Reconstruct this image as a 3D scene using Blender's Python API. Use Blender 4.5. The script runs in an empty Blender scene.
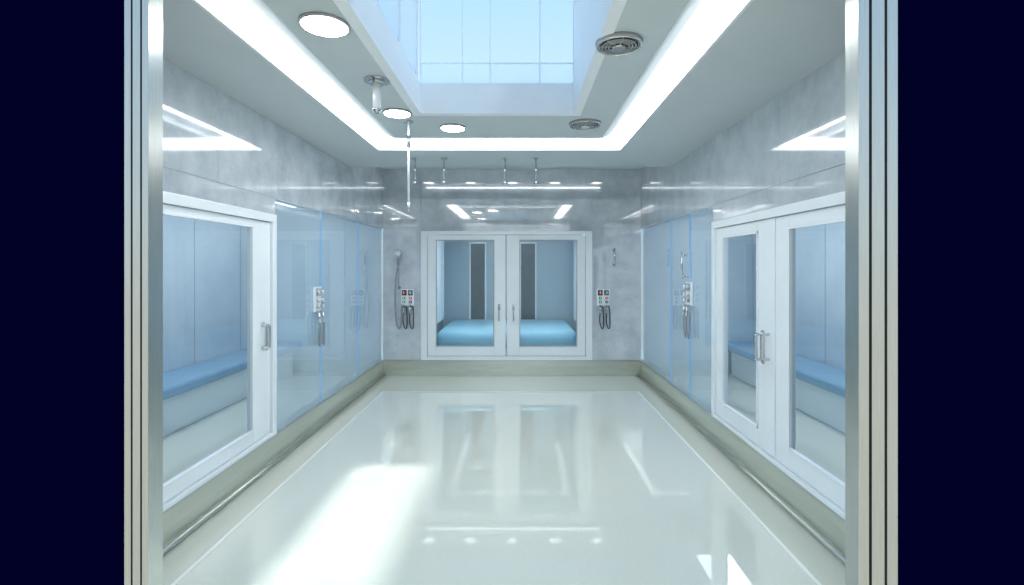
import bpy, bmesh, math
from mathutils import Vector, Matrix
S=bpy.context.scene
try:
    S.view_settings.view_transform='Standard'; S.view_settings.look='None'
except Exception: pass
S.view_settings.exposure=0.62
E=1.705; F=500.0
XL,XR=-2.124,1.876
YB=7.75; YC=6.26; YF=2.1
ZC=2.945; ZT=ZC; ZS=3.20

# ---------------- materials ----------------
def newmat(n):
    m=bpy.data.materials.new(n); m.use_nodes=True
    nt=m.node_tree; b=nt.nodes['Principled BSDF']; return m,nt,b
def mat(n,c,r=.4,metal=0,coat=0,ior=1.5,var=0.0,scale=6,bump=0,c2=None,stretch=(1,1,1),em=None,es=0,cior=1.5):
    m,nt,b=newmat(n); N=nt.nodes; L=nt.links
    b.inputs['Base Color'].default_value=(*c,1); b.inputs['Roughness'].default_value=r
    b.inputs['Metallic'].default_value=metal; b.inputs['Coat Weight'].default_value=coat
    b.inputs['Coat Roughness'].default_value=.015; b.inputs['IOR'].default_value=ior; b.inputs['Coat IOR'].default_value=cior
    if var or c2 or bump:
        tc=N.new('ShaderNodeTexCoord'); mp=N.new('ShaderNodeMapping'); mp.inputs['Scale'].default_value=stretch
        nz=N.new('ShaderNodeTexNoise'); nz.inputs['Scale'].default_value=scale; nz.inputs['Detail'].default_value=10
        nz.inputs['Roughness'].default_value=.68
        L.new(tc.outputs['Object'],mp.inputs[0]); L.new(mp.outputs[0],nz.inputs['Vector'])
        cr=N.new('ShaderNodeValToRGB'); cr.color_ramp.elements[0].position=.34; cr.color_ramp.elements[1].position=.66
        a=c2 if c2 else tuple(x*(1-var) for x in c)
        cr.color_ramp.elements[0].color=(*a,1); cr.color_ramp.elements[1].color=(*[min(1,x*(1+(0 if c2 else var))) for x in c],1)
        L.new(nz.outputs['Fac'],cr.inputs[0]); L.new(cr.outputs[0],b.inputs['Base Color'])
        if bump:
            bp=N.new('ShaderNodeBump'); bp.inputs['Strength'].default_value=bump; bp.inputs['Distance'].default_value=.01
            L.new(nz.outputs['Fac'],bp.inputs['Height']); L.new(bp.outputs[0],b.inputs['Normal'])
    if em:
        b.inputs['Emission Color'].default_value=(*em,1); b.inputs['Emission Strength'].default_value=es
    return m
def emis(n,c,s):
    m=bpy.data.materials.new(n); m.use_nodes=True; nt=m.node_tree; nt.nodes.clear()
    e=nt.nodes.new('ShaderNodeEmission'); e.inputs[0].default_value=(*c,1); e.inputs[1].default_value=s
    o=nt.nodes.new('ShaderNodeOutputMaterial'); nt.links.new(e.outputs[0],o.inputs[0]); return m
def glass(n,tint,diff=None,dfac=0.0,ior=1.5,rough=.01,translucent=False):
    m=bpy.data.materials.new(n); m.use_nodes=True; nt=m.node_tree; nt.nodes.clear(); N=nt.nodes; L=nt.links
    t=N.new('ShaderNodeBsdfTransparent'); t.inputs[0].default_value=(*tint,1)
    src=t.outputs[0]
    if diff:
        d=N.new('ShaderNodeBsdfTranslucent' if translucent else 'ShaderNodeBsdfDiffuse'); d.inputs[0].default_value=(*diff,1)
        mx=N.new('ShaderNodeMixShader'); mx.inputs[0].default_value=dfac
        L.new(src,mx.inputs[1]); L.new(d.outputs[0],mx.inputs[2]); src=mx.outputs[0]
    g=N.new('ShaderNodeBsdfGlossy'); g.inputs['Roughness'].default_value=rough
    fr=N.new('ShaderNodeFresnel'); fr.inputs[0].default_value=ior
    ge=N.new('ShaderNodeNewGeometry'); sub=N.new('ShaderNodeMath'); sub.operation='SUBTRACT'; sub.inputs[0].default_value=1
    L.new(ge.outputs['Backfacing'],sub.inputs[1]); mu=N.new('ShaderNodeMath'); mu.operation='MULTIPLY'
    L.new(fr.outputs[0],mu.inputs[0]); L.new(sub.outputs[0],mu.inputs[1])
    m2=N.new('ShaderNodeMixShader'); L.new(mu.outputs[0],m2.inputs[0]); L.new(src,m2.inputs[1]); L.new(g.outputs[0],m2.inputs[2])
    o=N.new('ShaderNodeOutputMaterial'); L.new(m2.outputs[0],o.inputs[0]); return m

CONC=mat('polished_concrete',(.65,.71,.77),.09,coat=1,ior=1.7,c2=(.46,.52,.58),scale=3.6,cior=2.3)
CEIL=mat('ceiling_paint',(.55,.61,.64),.6,var=.02,scale=3)
CEIL2=mat('ceiling_tray_paint',(.57,.64,.67),.6,var=.02,scale=3)
WHITE=mat('white_lacquer',(.84,.90,.94),.22,coat=.3,var=.015,scale=4)
WELL=mat('skylight_well_white',(.84,.89,.94),.4,var=.02)
FLOOR=mat('glossy_resin_floor',(.77,.79,.69),.02,coat=1,ior=1.5,var=.035,scale=60,cior=1.8)
LINE=mat('floor_inlay_white',(.95,.96,.92),.1,coat=.4,var=.01)
PLINTH=mat('champagne_steel_plinth',(.58,.61,.53),.28,metal=.5,var=.08,scale=3,stretch=(1,.15,8))
STEEL=mat('brushed_steel',(.52,.54,.51),.28,metal=1,var=.10,scale=14,stretch=(30,30,.4))
CHROME=mat('chrome',(.6,.62,.64),.12,metal=1,var=.02)
DARK=mat('dark_gap',(.02,.025,.03),.5,var=.1)
SEAM=mat('seam_grey',(.40,.43,.46),.5,var=.1)
NAVY=mat('navy_paint',(.0003,.0006,.018),.9,var=.03)
NAVY.node_tree.nodes['Principled BSDF'].inputs['Specular IOR Level'].default_value=0
GLASS=glass('door_glass',(.91,.96,.99),ior=1.5)
PGLASS=glass('blue_cladding_glass',(.86,.94,.99),(.74,.87,.96),.24,ior=1.9)
SKYG=glass('skylight_glass',(.94,.98,1),ior=1.3)
FROST=glass('frosted_skylight_glass',(.9,.96,1),(.9,.96,1),.6,ior=1.3,translucent=True)
EDGE=mat('blue_glass_edge',(.16,.46,.78),.15,var=.05,em=(.15,.5,.9),es=.15)  # faint emission put into the edge colour; the glass is no lamp
EDGE2=mat('pale_glass_edge',(.55,.68,.78),.15,var=.05)
BLUEV=mat('blue_vinyl_mattress',(.36,.66,.80),.4,var=.05,scale=2)
BENCH=mat('blue_bench',(.24,.42,.60),.35,var=.05)
ROOMW=mat('side_room_paint',(.61,.70,.77),.35,c2=(.47,.58,.67),scale=.8)
ALC=mat('alcove_paint',(.47,.57,.62),.4,var=.04,scale=1.2)
GREYP=mat('dark_grey_panel',(.12,.15,.16),.3,var=.1)
RED=mat('red_plastic',(.7,.04,.04),.3,var=.05); GREEN=mat('green_plastic',(.05,.4,.15),.3,var=.05)
BLACK=mat('black_rubber',(.05,.055,.06),.35,var=.1)
HOSE=mat('grey_hose',(.28,.30,.32),.3,var=.1)
COVE=emis('cove_led',(.98,.99,1),7.5)
LAMP=emis('downlight_led',(1,1,1),20.0)
HIDLAMP=emis('small_downlight_led',(1,1,1),3.5)
ROOMFILL=emis('ceiling_panel_led',(.98,.99,1),3.7)
ALCFILL=emis('alcove_panel_led',(.93,.97,1),9)
SLOTFILL=emis('wall_washer_led',(.97,.99,1),5.0)
GRILLE=mat('grille_grey',(.35,.37,.38),.4,var=.1)

# ---------------- mesh helpers ----------------
class M:
    def __init__(s): s.bm=bmesh.new(); s.mats=[]
    def mi(s,m):
        if m not in s.mats: s.mats.append(m)
        return s.mats.index(m)
    def box(s,x0,x1,y0,y1,z0,z1,m,bev=0):
        r=bmesh.ops.create_cube(s.bm,size=1); vs=r['verts']
        for v in vs:
            v.co=Vector(((x0+x1)/2+v.co.x*(x1-x0),(y0+y1)/2+v.co.y*(y1-y0),(z0+z1)/2+v.co.z*(z1-z0)))
        fs=set(f for v in vs for f in v.link_faces); i=s.mi(m)
        for f in fs: f.material_index=i
        if bev:
            es=list(set(e for v in vs for e in v.link_edges))
            r=bmesh.ops.bevel(s.bm,geom=es,offset=bev,segments=3 if bev>.05 else 2,affect='EDGES',profile=.5)
            for f in r['faces']: f.material_index=i
        return s
    def cyl(s,a,b,r,m,seg=20,r2=None):
        a=Vector(a); b=Vector(b); d=b-a
        q=Vector((0,0,1)).rotation_difference(d.normalized()).to_matrix().to_4x4()
        res=bmesh.ops.create_cone(s.bm,cap_ends=True,segments=seg,radius1=r,radius2=r if r2 is None else r2,depth=d.length,matrix=Matrix.Translation((a+b)/2)@q)
        i=s.mi(m)
        for f in set(f for v in res['verts'] for f in v.link_faces):
            f.material_index=i
            if len(f.verts)==4: f.smooth=True
        return s
    def tube(s,pts,r,m,seg=10):
        P_=[Vector(p) for p in pts]; out=[]
        ext=[P_[0]*2-P_[1]]+P_+[P_[-1]*2-P_[-2]]
        for k in range(1,len(ext)-2):
            for t in range(6):
                t/=6; p0,p1,p2,p3=ext[k-1:k+3]
                out.append(.5*((2*p1)+(p2-p0)*t+(2*p0-5*p1+4*p2-p3)*t*t+(3*p1-p0-3*p2+p3)*t**3))
        out.append(P_[-1]); i=s.mi(m); rings=[]
        for k,p in enumerate(out):
            d=(out[min(k+1,len(out)-1)]-out[max(k-1,0)]).normalized()
            u=d.cross(Vector((.3,.9,.2))).normalized(); w=d.cross(u)
            rings.append([s.bm.verts.new(p+r*(math.cos(2*math.pi*j/seg)*u+math.sin(2*math.pi*j/seg)*w)) for j in range(seg)])
        for a,b in zip(rings,rings[1:]):
            for j in range(seg):
                f=s.bm.faces.new((a[j],a[(j+1)%seg],b[(j+1)%seg],b[j])); f.material_index=i; f.smooth=True
        for rg in (rings[0],rings[-1]):
            f=s.bm.faces.new(rg); f.material_index=i
        return s
    def torus(s,c,R,r,m,seg=36,rs=8):
        c=Vector(c); i=s.mi(m); rings=[]
        for k in range(seg):
            a=2*math.pi*k/seg; ring=[]
            for j in range(rs):
                b=2*math.pi*j/rs; q=R+r*math.cos(b)
                ring.append(s.bm.verts.new(c+Vector((q*math.cos(a),q*math.sin(a),r*math.sin(b)))))
            rings.append(ring)
        for k in range(seg):
            a=rings[k]; b=rings[(k+1)%seg]
            for j in range(rs):
                f=s.bm.faces.new((a[j],b[j],b[(j+1)%rs],a[(j+1)%rs])); f.material_index=i; f.smooth=True
        return s
    def obj(s,name,parent=None):
        bmesh.ops.recalc_face_normals(s.bm,faces=s.bm.faces[:])
        me=bpy.data.meshes.new(name); s.bm.to_mesh(me); s.bm.free()
        for m in s.mats: me.materials.append(m)
        o=bpy.data.objects.new(name,me); S.collection.objects.link(o)
        if parent: o.parent=parent
        return o
def empty(n):
    e=bpy.data.objects.new(n,None); S.collection.objects.link(e); return e

# ---------------- floor ----------------
m=M(); m.box(-4.3,4.3,1.7,10.3,-.1,0,FLOOR); m.obj('floor')
m=M(); w=.012
for x in (-1.853,1.60): m.box(x-w,x+w,2.2,6.77+w,.0005,.003,LINE)
m.box(-1.853-w,1.60+w,6.77-w,6.77+w,.0005,.003,LINE)
m.obj('trim_floor_inlay')

# ---------------- ceiling ----------------
TX0,TX1,TY0,TY1=-1.515,1.075,2.25,5.34
IX0,IX1,IY1=-1.215,.80,4.84
SX0,SX1,SY0,SY1=-.81,.437,2.3,4.05
m=M(); h=.12
m.box(XL,TX0,YF,YC,ZC,ZC+h,CEIL); m.box(TX1,XR,YF,YC,ZC,ZC+h,CEIL)
m.box(TX0,TX1,TY1,YC,ZC,ZC+h,CEIL); m.box(TX0,TX1,YF,TY0,ZC,ZC+h,CEIL)
m.box(IX0,SX0,TY0,IY1,ZC,ZC+h,CEIL2); m.box(SX1,IX1,TY0,IY1,ZC,ZC+h,CEIL2)
m.box(SX0,SX1,TY0,SY0,ZC,ZC+h,CEIL2); m.box(SX0,SX1,SY1,IY1,ZC,ZC+h,CEIL2)
m.box(XL,XR,YC-.05,YC,ZC+.001,ZS+.1,CEIL); m.box(XL,XR,YC-.05,YB,ZS,ZS+.1,CEIL)
m.box(TX0-.01,IX0+.01,TY0,TY1,ZC+.058,ZC+.075,WHITE); m.box(IX1-.01,TX1+.01,TY0,TY1,ZC+.058,ZC+.075,WHITE); m.box(IX0,IX1,IY1-.01,TY1+.01,ZC+.058,ZC+.075,WHITE)
m.obj('ceiling')
m=M(); z0,z1=ZC+.040,ZC+.056; a=.10; b=.12
m.box(TX0+.03,TX0+a+.06,TY0,TY1-.05,z0,z1,COVE); m.box(TX1-a-.05,TX1-.03,TY0,TY1-.05,z0,z1,COVE); m.box(TX0+a+.06,TX1-a-.05,TY1-b-.12,TY1-.05,z0,z1,COVE)
m.obj('cove_light_strip')
m=M(); m.box(XL+.4,XR-.4,YC+.001,YC+.02,ZS-.058,ZS-.045,SLOTFILL); m.obj('wall_washer_light')  # unseen strip added behind the soffit to brighten the back wall
m=M(); z=ZC-.003; q=.006
for a in ((TX0-.012,TX0+q,TY0,TY1),(TX1-q,TX1+.012,TY0,TY1),(TX0+q,TX1-q,TY1-q,TY1+.012),(IX0-q,IX0+.012,TY0,IY1+q),(IX1-.012,IX1+q,TY0,IY1+q),(IX0+.012,IX1-.012,IY1-.012,IY1+q)):
    m.box(*a,z,z+.058,WHITE)
m.obj('trim_cove')

# ---------------- skylight ----------------
sk=empty('window_skylight')
m=M(); zw=E+1.48; zt=E+2.30; tk=.06; q=.006
m.box(SX0-tk,SX0+q,SY0-tk,SY1+tk,ZT-.006,zw,WELL); m.box(SX1-q,SX1+tk,SY0-tk,SY1+tk,ZT-.006,zw,WELL)
m.box(SX0,SX1,SY0-tk,SY0+q,ZT-.006,zw,WELL); m.box(SX0,SX1,SY1-q,SY1+tk,ZT-.006,zw,WELL)
m.obj('well',sk)
m=M()
zr=E+1.652
for px in (462,490,540):
    x=(px-520)*SY1/F; m.box(x-.004,x+.004,SY1+.015,SY1+.035,zw,zt,WHITE)
for x in (SX0,SX1): m.box(x-.006,x+.006,SY1+.01,SY1+.04,zw,zt,WHITE)
for k in range(4):
    y=SY0+(SY1-SY0)*k/3
    m.box(SX0-.045,SX0-.015,y-.006,y+.006,zw,zt,WHITE)
m.box(SX0,SX1,SY1+.02,SY1+.035,zr-.004,zr+.004,WHITE)
m.box(SX1,SX1+.06,SY0,SY1+.05,zw,zt,WELL); m.box(SX0-.06,SX1+.06,SY0-.06,SY0,zw,zt,WELL)
m.box(.05,SX1+.06,SY0-.06,SY1+.06,zt,zt+.06,WELL)  # opaque roof half, out of view, added to narrow the sun beam
m.obj('mullions',sk)
m=M(); m.box(SX0,SX1,SY1+.028,SY1+.033,zr,zt,SKYG); m.box(SX0-.033,SX0-.028,SY0,SY1,zw,zt,FROST)
m.box(SX0,SX1,SY1+.028,SY1+.033,zw,zr,FROST)
m.box(SX0-.03,.05,SY0,SY1+.03,zt,zt+.006,SKYG); m.obj('glazing',sk)

# ---------------- walls ----------------
ZG=2.294; ZP=.25
def side_wall(name,x,sgn,dy1,ys_up,ztop):
    m=M(); a,b=sorted((x+sgn*.012,x+sgn*.12)); pa,pb=sorted((x,x+sgn*.012))
    m.box(a,b,YF,YB+.12,ZG,ZS+.1,SEAM)
    ys=[YF]+ys_up+[YB]
    for y0,y1 in zip(ys,ys[1:]):
        m.box(pa,pb,y0+.002,y1-.002,ZG+.004,ZS+.1,CONC)
    m.box(pa,b,YF,dy1,ztop,ZG,CONC) if sgn>0 else m.box(a,pb,YF,dy1,ztop,ZG,CONC)
    return m.obj(name)
side_wall('wall_left',XL,-1,4.335,[3.516,4.39,5.336,6.4],2.15)
side_wall('wall_right',XR,1,4.86,[3.61,4.86,5.52,6.21],2.135)
def base(name,x,s):
    m=M(); q=lambda a,b:sorted((x+s*a,x+s*b))
    m.box(*q(0,.12),YF,YB+.12,0,ZP-.01,PLINTH); m.box(*q(-.010,.12),YF,YB,ZP-.02,ZP,STEEL)
    m.box(*q(-.03,0),YF,YB-.03,0.001,.045,PLINTH,.006)
    m.cyl((x-s*.036,YF,.036),(x-s*.036,YB-.04,.036),.014,STEEL); m.obj(name)
base('baseboard_left',XL,-1); base('baseboard_right',XR,1)
m=M(); m.box(XL,XR,YB,YB+.12,0,ZP-.01,PLINTH); m.box(XL,XR,YB-.010,YB+.01,ZP-.02,ZP,STEEL)
m.obj('baseboard_back')
BX0,BX1=-1.535,1.116; BZ=2.247
m=M()
m.box(XL,BX0-.001,YB+.012,YB+.12,ZP,ZS+.1,SEAM); m.box(BX1+.001,XR,YB+.012,YB+.12,ZP,ZS+.1,SEAM); m.box(BX0,BX1,YB+.012,YB+.12,BZ+.001,ZS+.1,SEAM)
m.box(XL,BX0-.003,YB,YB+.012,ZP,ZG-.003,CONC); m.box(BX1+.003,XR,YB,YB+.012,ZP,ZG-.003,CONC); m.box(BX0,BX1,YB,YB+.012,BZ+.002,ZG-.003,CONC)
xs=[XL,-1.535,-.54,.23,1.116,XR]
for a,b in zip(xs,xs[1:]): m.box(a+.002,b-.002,YB,YB+.012,ZG+.003,ZS+.1,CONC)
m.obj('wall_back')
def cladding(name,x,sgn,ys):
    e=empty(name); g=M(); ed=M()
    for y0,y1 in zip(ys,ys[1:]):
        a,b=sorted((x,x+sgn*.012)); g.box(a,b,y0+.005,y1-.005,ZP+.003,ZG-.008,PGLASS)
    for y in ys[1:-1]:
        a,b=sorted((x-sgn*.001,x+sgn*.013)); ed.box(a,b,y-.005,y+.005,ZP,ZG,EDGE)
    a,b=sorted((x-sgn*.001,x+sgn*.03)); ed.box(a,b,ys[0],ys[-1],ZG-.008,ZG,EDGE2)
    g.obj('panes',e); ed.obj('edges',e)
cladding('glass_partition',XL,-1,[4.335,5.336,6.556,YB])
cladding('glass_partition',XR,1,[4.86,5.52,6.21,YB])

# ---------------- front (entrance) wall and steel frame ----------------
JL,JR=-1.556,1.4855
m=M(); m.box(-4.3,JL,1.98,YF,0,3.7,NAVY); m.obj('wall_front_left')
m=M(); m.box(JR,4.3,1.98,YF,0,3.7,NAVY); m.obj('wall_front_right')
m=M(); m.box(JL,JR,1.98,YF,2.86,3.7,NAVY); m.obj('wall_front_header')
fr=empty('door_entrance_frame')
def jamb(x,s,name,wd):
    m=M()
    def st(a,b,y0,y1,mt): 
        q=sorted((x+s*a*wd,x+s*b*wd)); m.box(q[0],q[1],y0,y1,0,2.80,mt,.002 if mt is STEEL else 0)
    st(0,.27,1.965,2.05,STEEL); st(.27,.33,1.975,2.05,DARK); st(.33,.66,1.967,2.05,STEEL)
    st(.66,.73,1.98,2.05,DARK); st(.73,1,1.967,2.05,STEEL)
    m.obj(name,fr)
jamb(JL,1,'jamb_1',.093); jamb(JR,-1,'jamb_2',.153)
m=M(); m.box(JL,JR,1.965,2.05,2.80,2.86,STEEL,.003); m.obj('head',fr)

# ---------------- side rooms ----------------
def side_room(sgn,x,name):
    xo=x+sgn*1.85; a,b=sorted((xo,xo+sgn*.1)); i,j=sorted((x+sgn*.121,xo))
    m=M(); m.box(a,b,YF,8.1,0,2.7,ROOMW)
    for k in range(1,6):
        q=sorted((xo-sgn*.003,xo)); m.box(q[0],q[1],YF+k*1.0,YF+k*1.0+.01,.0,2.6,SEAM)
    m.box(i,j,8.0,8.1,0,2.7,ROOMW); m.obj('wall_'+name+'_room')
    m=M(); m.box(i,j,YF,8.1,2.6,2.7,CEIL2); m.obj('ceiling_'+name+'_room')
    m=M(); c=(i+j)/2; m.box(c-.25,c+.25,2.6,7.4,2.57,2.598,ROOMFILL); m.box(c-.28,c+.28,2.57,7.43,2.585,2.599,WHITE); m.obj('ceiling_light_panel')  # glowing panel added to brighten the side room
    e=empty('wall_bench'); m=M()
    f=x+sgn*1.30; q=sorted((f,xo-sgn*.01)); m.box(q[0],q[1],2.3,7.9,.40,.52,BENCH,.03)
    m.obj('seat',e)
    m=M(); q=sorted((f+sgn*.12,xo-sgn*.01))
    m.box(q[0],q[1],2.4,7.8,0,.40,WHITE,.01)
    m.obj('plinth',e)
side_room(-1,XL,'left'); side_room(1,XR,'right')

# ---------------- doors ----------------
def handle(m,x,y,z0,z1,ax,s):
    d=.05*s
    if ax=='x': pts=[(x,y,z0),(x+d,y,z0+.005),(x+d*1.1,y,z0+.03),(x+d*1.1,y,z1-.03),(x+d,y,z1-.005),(x,y,z1)]
    else: pts=[(x,y,z0),(x,y+d,z0+.005),(x,y+d*1.1,z0+.03),(x,y+d*1.1,z1-.03),(x,y+d,z1-.005),(x,y,z1)]
    m.tube(pts,.011,CHROME)
def side_leaf(e,x,sgn,y0,y1,z0,z1,gy0,gy1,gz0,gz1,n):
    a,b=sorted((x+sgn*.005,x+sgn*.055)); m=M()
    m.box(a,b,y0,gy0,z0,z1,WHITE,.004); m.box(a,b,gy1,y1,z0,z1,WHITE,.004)
    m.box(a,b,gy0,gy1,z0,gz0,WHITE,.004); m.box(a,b,gy0,gy1,gz1,z1,WHITE,.004)
    c,d=sorted((x-sgn*.004,x+sgn*.02)); t=.018
    m.box(c,d,gy0,gy1,gz1-t,gz1,WHITE,.003); m.box(c,d,gy0,gy1,gz0,gz0+t,WHITE,.003)
    m.box(c,d,gy0,gy0+t,gz0,gz1,WHITE,.003); m.box(c,d,gy1-t,gy1,gz0,gz1,WHITE,.003)
    m.obj('leaf_%d'%n,e)
    g=M(); c,d=sorted((x+sgn*.027,x+sgn*.033)); g.box(c,d,gy0,gy1,gz0,gz1,GLASS); g.obj('glass_%d'%n,e)
def casing_side(e,x,sgn,y0,y1,z0,z1,t=.07):
    a,b=sorted((x-sgn*.018,x+sgn*.07)); m=M()
    m.box(a,b,y1-t,y1,z0,z1,WHITE,.005); m.box(a,b,y0,y0+t,z0,z1,WHITE,.005)
    m.box(a,b,y0+t,y1-t,z1-t,z1,WHITE,.005); m.box(a,b,y0+t,y1-t,z0,z0+.03,WHITE,.004); m.obj('casing',e)
e=empty('door_1')
casing_side(e,XL,-1,2.2,4.335,ZP+.001,2.149)
side_leaf(e,XL,-1,2.275,4.262,.285,2.075,2.45,3.99,.38,2.03,1)
m=M(); handle(m,XL,4.13,1.03,1.22,'x',1); m.cyl((XL,4.13,1.03),(XL+.01,4.13,1.03),.02,CHROME); m.cyl((XL,4.13,1.22),(XL+.01,4.13,1.22),.02,CHROME)
m.box(XL-.004,XL+.008,4.17,4.21,1.0,1.2,CHROME,.003); m.obj('handle',e)
e=empty('door_2')
casing_side(e,XR,1,2.2,4.86,ZP+.001,2.134)
side_leaf(e,XR,1,3.69,4.79,.285,2.06,3.95,4.64,.42,1.98,1)
side_leaf(e,XR,1,2.275,3.68,.285,2.06,2.4,3.50,.42,1.98,2)
m=M(); handle(m,XR,3.86,.98,1.18,'x',-1); handle(m,XR,3.77,1.0,1.19,'x',-1); m.box(XR-.008,XR+.006,3.84,3.88,.95,1.21,CHROME,.003); m.obj('handle',e)
e=empty('door_3'); t=.10
m=M()
m.box(BX0,BX0+t,YB-.03,YB+.1,ZP,BZ,WHITE,.006); m.box(BX1-t,BX1,YB-.03,YB+.1,ZP,BZ,WHITE,.006)
m.box(BX0+t,BX1-t,YB-.03,YB+.1,BZ-.06,BZ,WHITE,.006); m.box(BX0+t,BX1-t,YB-.03,YB+.1,ZP,ZP+.06,WHITE,.006); m.obj('casing',e)
def bleaf(x0,x1,g0,g1,n):
    m=M(); y0,y1=YB-.012,YB+.05; z0,z1=ZP+.065,BZ-.065; gz0,gz1=.46,2.11
    m.box(x0,g0,y0,y1,z0,z1,WHITE,.004); m.box(g1,x1,y0,y1,z0,z1,WHITE,.004)
    m.box(g0,g1,y0,y1,z0,gz0,WHITE,.004); m.box(g0,g1,y0,y1,gz1,z1,WHITE,.004)
    q=.014
    for a in ((g0,g0+q,gz0,gz1),(g1-q,g1,gz0,gz1),(g0+q,g1-q,gz0,gz0+q),(g0+q,g1-q,gz1-q,gz1)):
        m.box(a[0],a[1],y0-.008,y0+.02,a[2],a[3],SEAM)
    m.obj('leaf_%d'%n,e); g=M(); g.box(g0,g1,YB+.015,YB+.021,gz0,gz1,GLASS); g.obj('glass_%d'%n,e)
bleaf(BX0+t+.005,-.225,-1.30,-.40,1); bleaf(-.205,BX1-t-.005,-.01,.885,2)
m=M()
for x in(-.325,-.10):
    handle(m,x,YB-.012,.86,1.10,'y',-1.2); m.box(x-.018,x+.018,YB-.02,YB-.01,1.02,1.12,CHROME,.003)
m.obj('handle',e)
m=M(); m.box(-1.62,-1.54,YB+.12,10.1,0,2.5,ALC); m.obj('wall_alcove_left')
m=M(); m.box(1.12,1.20,YB+.12,10.1,0,2.5,ALC); m.obj('wall_alcove_right')
m=M(); m.box(-1.62,1.20,10.0,10.1,0,2.5,ALC); m.obj('wall_alcove_back')
m=M(); m.box(-1.62,1.20,YB+.12,10.1,2.4,2.5,CEIL2); m.obj('ceiling_alcove')
for x in ((-.98,-.70),(.02,.30)):
    e=empty('wall_panel'); m=M(); m.box(x[0],x[1],9.96,9.995,.6,2.15,GREYP,.005); m.obj('board',e)
    m=M(); m.box(x[0]-.03,x[0],9.95,9.995,.6,2.18,WHITE); m.box(x[1],x[1]+.03,9.95,9.995,.6,2.18,WHITE); m.box(x[0],x[1],9.95,9.995,2.15,2.18,WHITE); m.obj('surround',e)
m=M(); m.box(-1.3,.9,7.92,8.14,2.37,2.398,ALCFILL); m.obj('alcove_light_panel')  # glowing panel added to light the alcove, hidden behind the door head
e=empty('treatment_bed')
m=M(); m.box(-1.36,.94,8.05,9.9,.36,.66,BLUEV,.11); o=m.obj('mattress',e)
for f in o.data.polygons: f.use_smooth=True
m=M(); m.box(-1.30,.88,8.12,9.85,.0,.37,WHITE,.01); m.obj('base',e)
for x,s in((-1.47,1),(1.05,-1)):
    m=M(); n=60; i=m.mi(WHITE)
    pts=[(x+s*(.04*math.sin(k*.9)),8.0+k*.025) for k in range(n)]
    vs=[[m.bm.verts.new((a,b,z)) for a,b in pts] for z in(.7,2.36)]
    for k in range(n-1):
        f=m.bm.faces.new((vs[0][k],vs[0][k+1],vs[1][k+1],vs[1][k])); f.smooth=True; f.material_index=i
    o=m.obj('curtain'); 

# ---------------- ceiling fixtures ----------------
def downlight(x,y,z,r,lm=LAMP):
    e=empty('recessed_downlight'); m=M(); m.cyl((x,y,z-.012),(x,y,z-.001),r,GRILLE,40); m.torus((x,y,z-.012),r*.95,r*.05,CHROME); m.obj('trim_ring',e)
    m=M(); m.cyl((x,y,z-.018),(x,y,z-.010),r*.87,lm,40); m.obj('diffuser',e)
downlight(-1.0,2.56,ZT,.125); downlight(-.99,4.03,ZT,.115); downlight(-.60,4.46,ZT,.115)
for x in (-1.62,-.88,-.13,.62,1.36): downlight(x,6.60,ZS,.11,HIDLAMP)  # unseen slot lamps, added for their reflections in the back wall
def vent(x,y,z,r):
    e=empty('ceiling_vent'); m=M()
    m.cyl((x,y,z-.02),(x,y,z-.001),r,GRILLE,40,r2=r*1.04); m.torus((x,y,z-.02),r*.95,r*.06,CHROME)
    m.cyl((x,y,z-.024),(x,y,z-.019),r*.84,DARK,40)
    for q in(.74,.6,.46): m.torus((x,y,z-.027),r*q,r*.035,GRILLE)
    m.cyl((x,y,z-.04),(x,y,z-.02),r*.3,CHROME,24)
    for k in range(8):
        a=k*math.pi/4; m.cyl((x+r*.3*math.cos(a),y+r*.3*math.sin(a),z-.027),(x+r*.85*math.cos(a),y+r*.85*math.sin(a),z-.027),r*.03,GRILLE,8)
    m.obj('grille',e)
vent(.548,2.77,ZT,.125); vent(.564,4.34,ZT,.135)
e=empty('ceiling_mounted_nozzle'); x,y=-.953,3.33; m=M()
m.cyl((x,y,ZT-.012),(x,y,ZT-.001),.085,CHROME,32); m.cyl((x,y,ZT-.03),(x,y,ZT-.012),.05,CHROME,24)
m.cyl((x,y,ZT-.20),(x,y,ZT-.03),.026,WHITE); m.torus((x,y,ZT-.20),.024,.007,CHROME); m.cyl((x,y,ZT-.22),(x,y,ZT-.20),.018,CHROME); m.obj('body',e)
e=empty('shower_drop_pipe'); x,y=-.953,4.28; m=M()
m.cyl((x,y,ZT-.012),(x,y,ZT-.001),.04,CHROME,24); m.cyl((x,y,2.22),(x,y,ZT-.01),.010,WHITE,12)
m.cyl((x,y,2.72),(x,y,2.82),.016,CHROME,12); m.cyl((x,y,2.17),(x,y,2.25),.016,CHROME,12,r2=.012); m.obj('body',e)
for px in (415,444,505,536):
    x=(px-520)*5.75/F; y=5.75; e=empty('ceiling_shower_head'); m=M()
    m.cyl((x,y,ZC-.01),(x,y,ZC-.001),.04,CHROME,24); m.cyl((x,y,ZC-.26),(x,y,ZC-.01),.010,CHROME,12)
    m.cyl((x,y,ZC-.30),(x,y,ZC-.25),.034,CHROME,20,r2=.012); m.obj('body',e)

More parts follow.
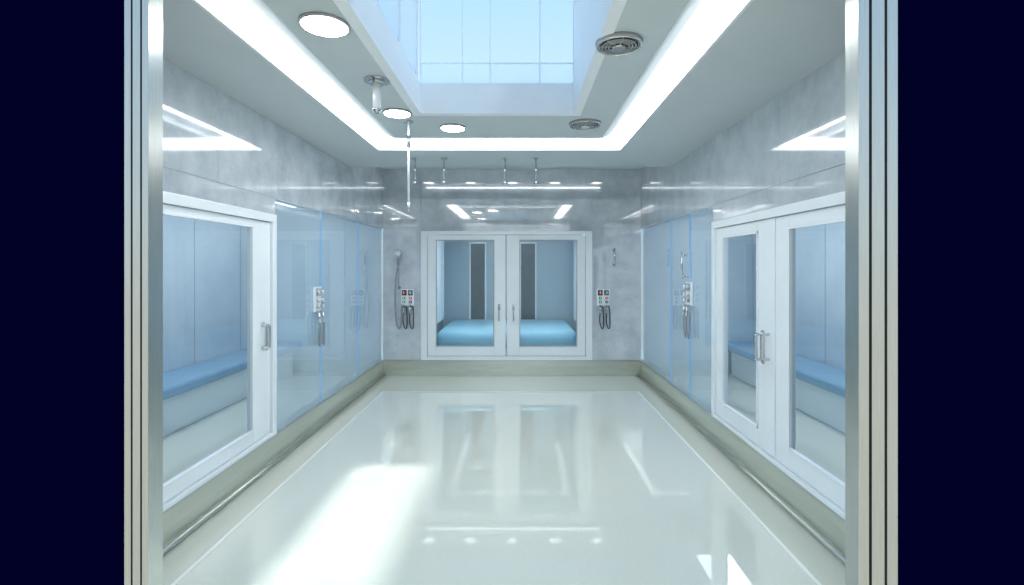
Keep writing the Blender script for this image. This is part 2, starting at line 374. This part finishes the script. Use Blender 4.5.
# ---------------- wall fixtures: control panel + hoses + rail as one shower station ----------------
def station(x,z,y=YB,rot=None,w=.2,refl_copy=False,rail=None):
    e=empty('wall_shower_station'); m=M(); R,G,B,H=(CHROME,CHROME,SEAM,HOSE) if refl_copy else (RED,GREEN,BLACK,HOSE)
    m.box(-w/2,w/2,-.03,-.001,-.13,.13,WHITE,.008)
    m.box(-w/2+.015,-.01,-.036,-.028,.03,.115,B,.003); m.box(.01,w/2-.015,-.036,-.028,.03,.115,SEAM if refl_copy else GREYP,.003)
    for i,(cx,cz,mt) in enumerate(((-.05,.075,CHROME if refl_copy else RED),(.05,.075,CHROME),(-.05,-.01,G),(.05,-.01,R),(-.05,-.07,CHROME),(.05,-.07,B))):
        m.cyl((cx,-.06,cz),(cx,-.028,cz),.022,mt,18)
        m.box(cx-.005,cx+.005,-.066,-.058,cz-.018,cz+.018,WHITE)
    m.obj('control_panel',e); m=M()
    for cx in(-.05,.05):
        m.tube([(cx,-.03,-.12),(cx,-.06,-.18),(cx-.01,-.055,-.35),(cx+.01,-.05,-.45),(cx+.035,-.05,-.48),(cx+.05,-.05,-.42),(cx+.045,-.04,-.2),(cx+.03,-.02,-.12)],.009,H if refl_copy else BLACK)
        m.cyl((cx,-.06,-.24),(cx,-.055,-.14),.015,CHROME,12)
    m.obj('hoses',e)
    if rail:
        dx,z0,z1,full=rail; m=M(); h=z1-z0
        m.cyl((dx,-.05,z0),(dx,-.05,z1),.012,CHROME,12)
        for q in(z0+.03,z1-.03): m.cyl((dx,-.05,q),(dx,-.001,q),.012,CHROME,12); m.cyl((dx,-.01,q),(dx,-.001,q),.022,CHROME,16)
        if full:
            s=z0+h*.62
            m.box(dx-.02,dx+.02,-.075,-.035,s+.04,s+.09,HOSE,.004)
            m.cyl((dx,-.08,s),(dx+.01,-.12,s+.20),.015,HOSE,12); m.cyl((dx+.01,-.11,s+.20),(dx+.01,-.15,s+.18),.035,CHROME,20,r2=.045)
            m.tube([(dx,-.08,s),(dx-.03,-.09,z0+h*.3),(dx-.05,-.07,z0-.2),(dx-.03,-.06,z0-.5),(dx+.01,-.05,z0-.60),(dx+.04,-.05,z0-.5),(dx+.04,-.04,z0-.3),(dx+.05,-.01,z0-.2)],.012,HOSE)
        m.obj('hand_shower_rail',e)
    e.location=(x,y,z)
    if rot: e.rotation_euler=(0,0,rot)
station(-1.74,1.22,rail=(-.13,.12,.74,True))
station(1.287,1.22,rail=(.17,.48,.76,False))
station(XR,1.40,5.50,math.radians(-90),w=.18,refl_copy=True,rail=(-.14,.16,.46,False))  # pale solid copy standing in for a station's reflection in the right wall
station(XL,1.36,5.20,math.radians(90),w=.16,refl_copy=True)  # same on the left wall: a modelled reflection, not a real unit

# ---------------- lights ----------------
d=bpy.data.lights.new('sun','SUN'); d.energy=2.0; d.angle=math.radians(3.5); d.color=(1,.99,.95)
o=bpy.data.objects.new('sun',d); S.collection.objects.link(o)
v=Vector((-.2,.078,-1)); o.rotation_euler=v.to_track_quat('-Z','Y').to_euler(); o.location=(1,3,8)
w=bpy.data.worlds.new('sky'); S.world=w; w.use_nodes=True; nt=w.node_tree; N=nt.nodes; L=nt.links
bg=N['Background']; tc=N.new('ShaderNodeTexCoord'); sp=N.new('ShaderNodeSeparateXYZ'); cr=N.new('ShaderNodeValToRGB')
L.new(tc.outputs['Generated'],sp.inputs[0]); mr=N.new('ShaderNodeMapRange'); mr.inputs[1].default_value=-1; mr.inputs[2].default_value=1
L.new(sp.outputs['Z'],mr.inputs[0]); L.new(mr.outputs[0],cr.inputs[0])
el=cr.color_ramp.elements; el[0].position=0; el[0].color=(.5,.5,.42,1); el[1].position=1; el[1].color=(.32,.50,.74,1)
x=el.new(.48); x.color=(.58,.60,.57,1); x=el.new(.56); x.color=(.58,.70,.80,1); x=el.new(.75); x.color=(.36,.54,.75,1)
L.new(cr.outputs[0],bg.inputs[0]); bg.inputs[1].default_value=1.0
# ---------------- camera ----------------
c=bpy.data.cameras.new('camera'); o=bpy.data.objects.new('camera',c); S.collection.objects.link(o)
o.location=(0,0,E); o.rotation_euler=(math.pi/2,0,0); c.sensor_width=36; c.lens=F/1024*36
c.shift_x=-8/1024; c.shift_y=-26.5/1024; c.clip_start=.05
S.camera=o
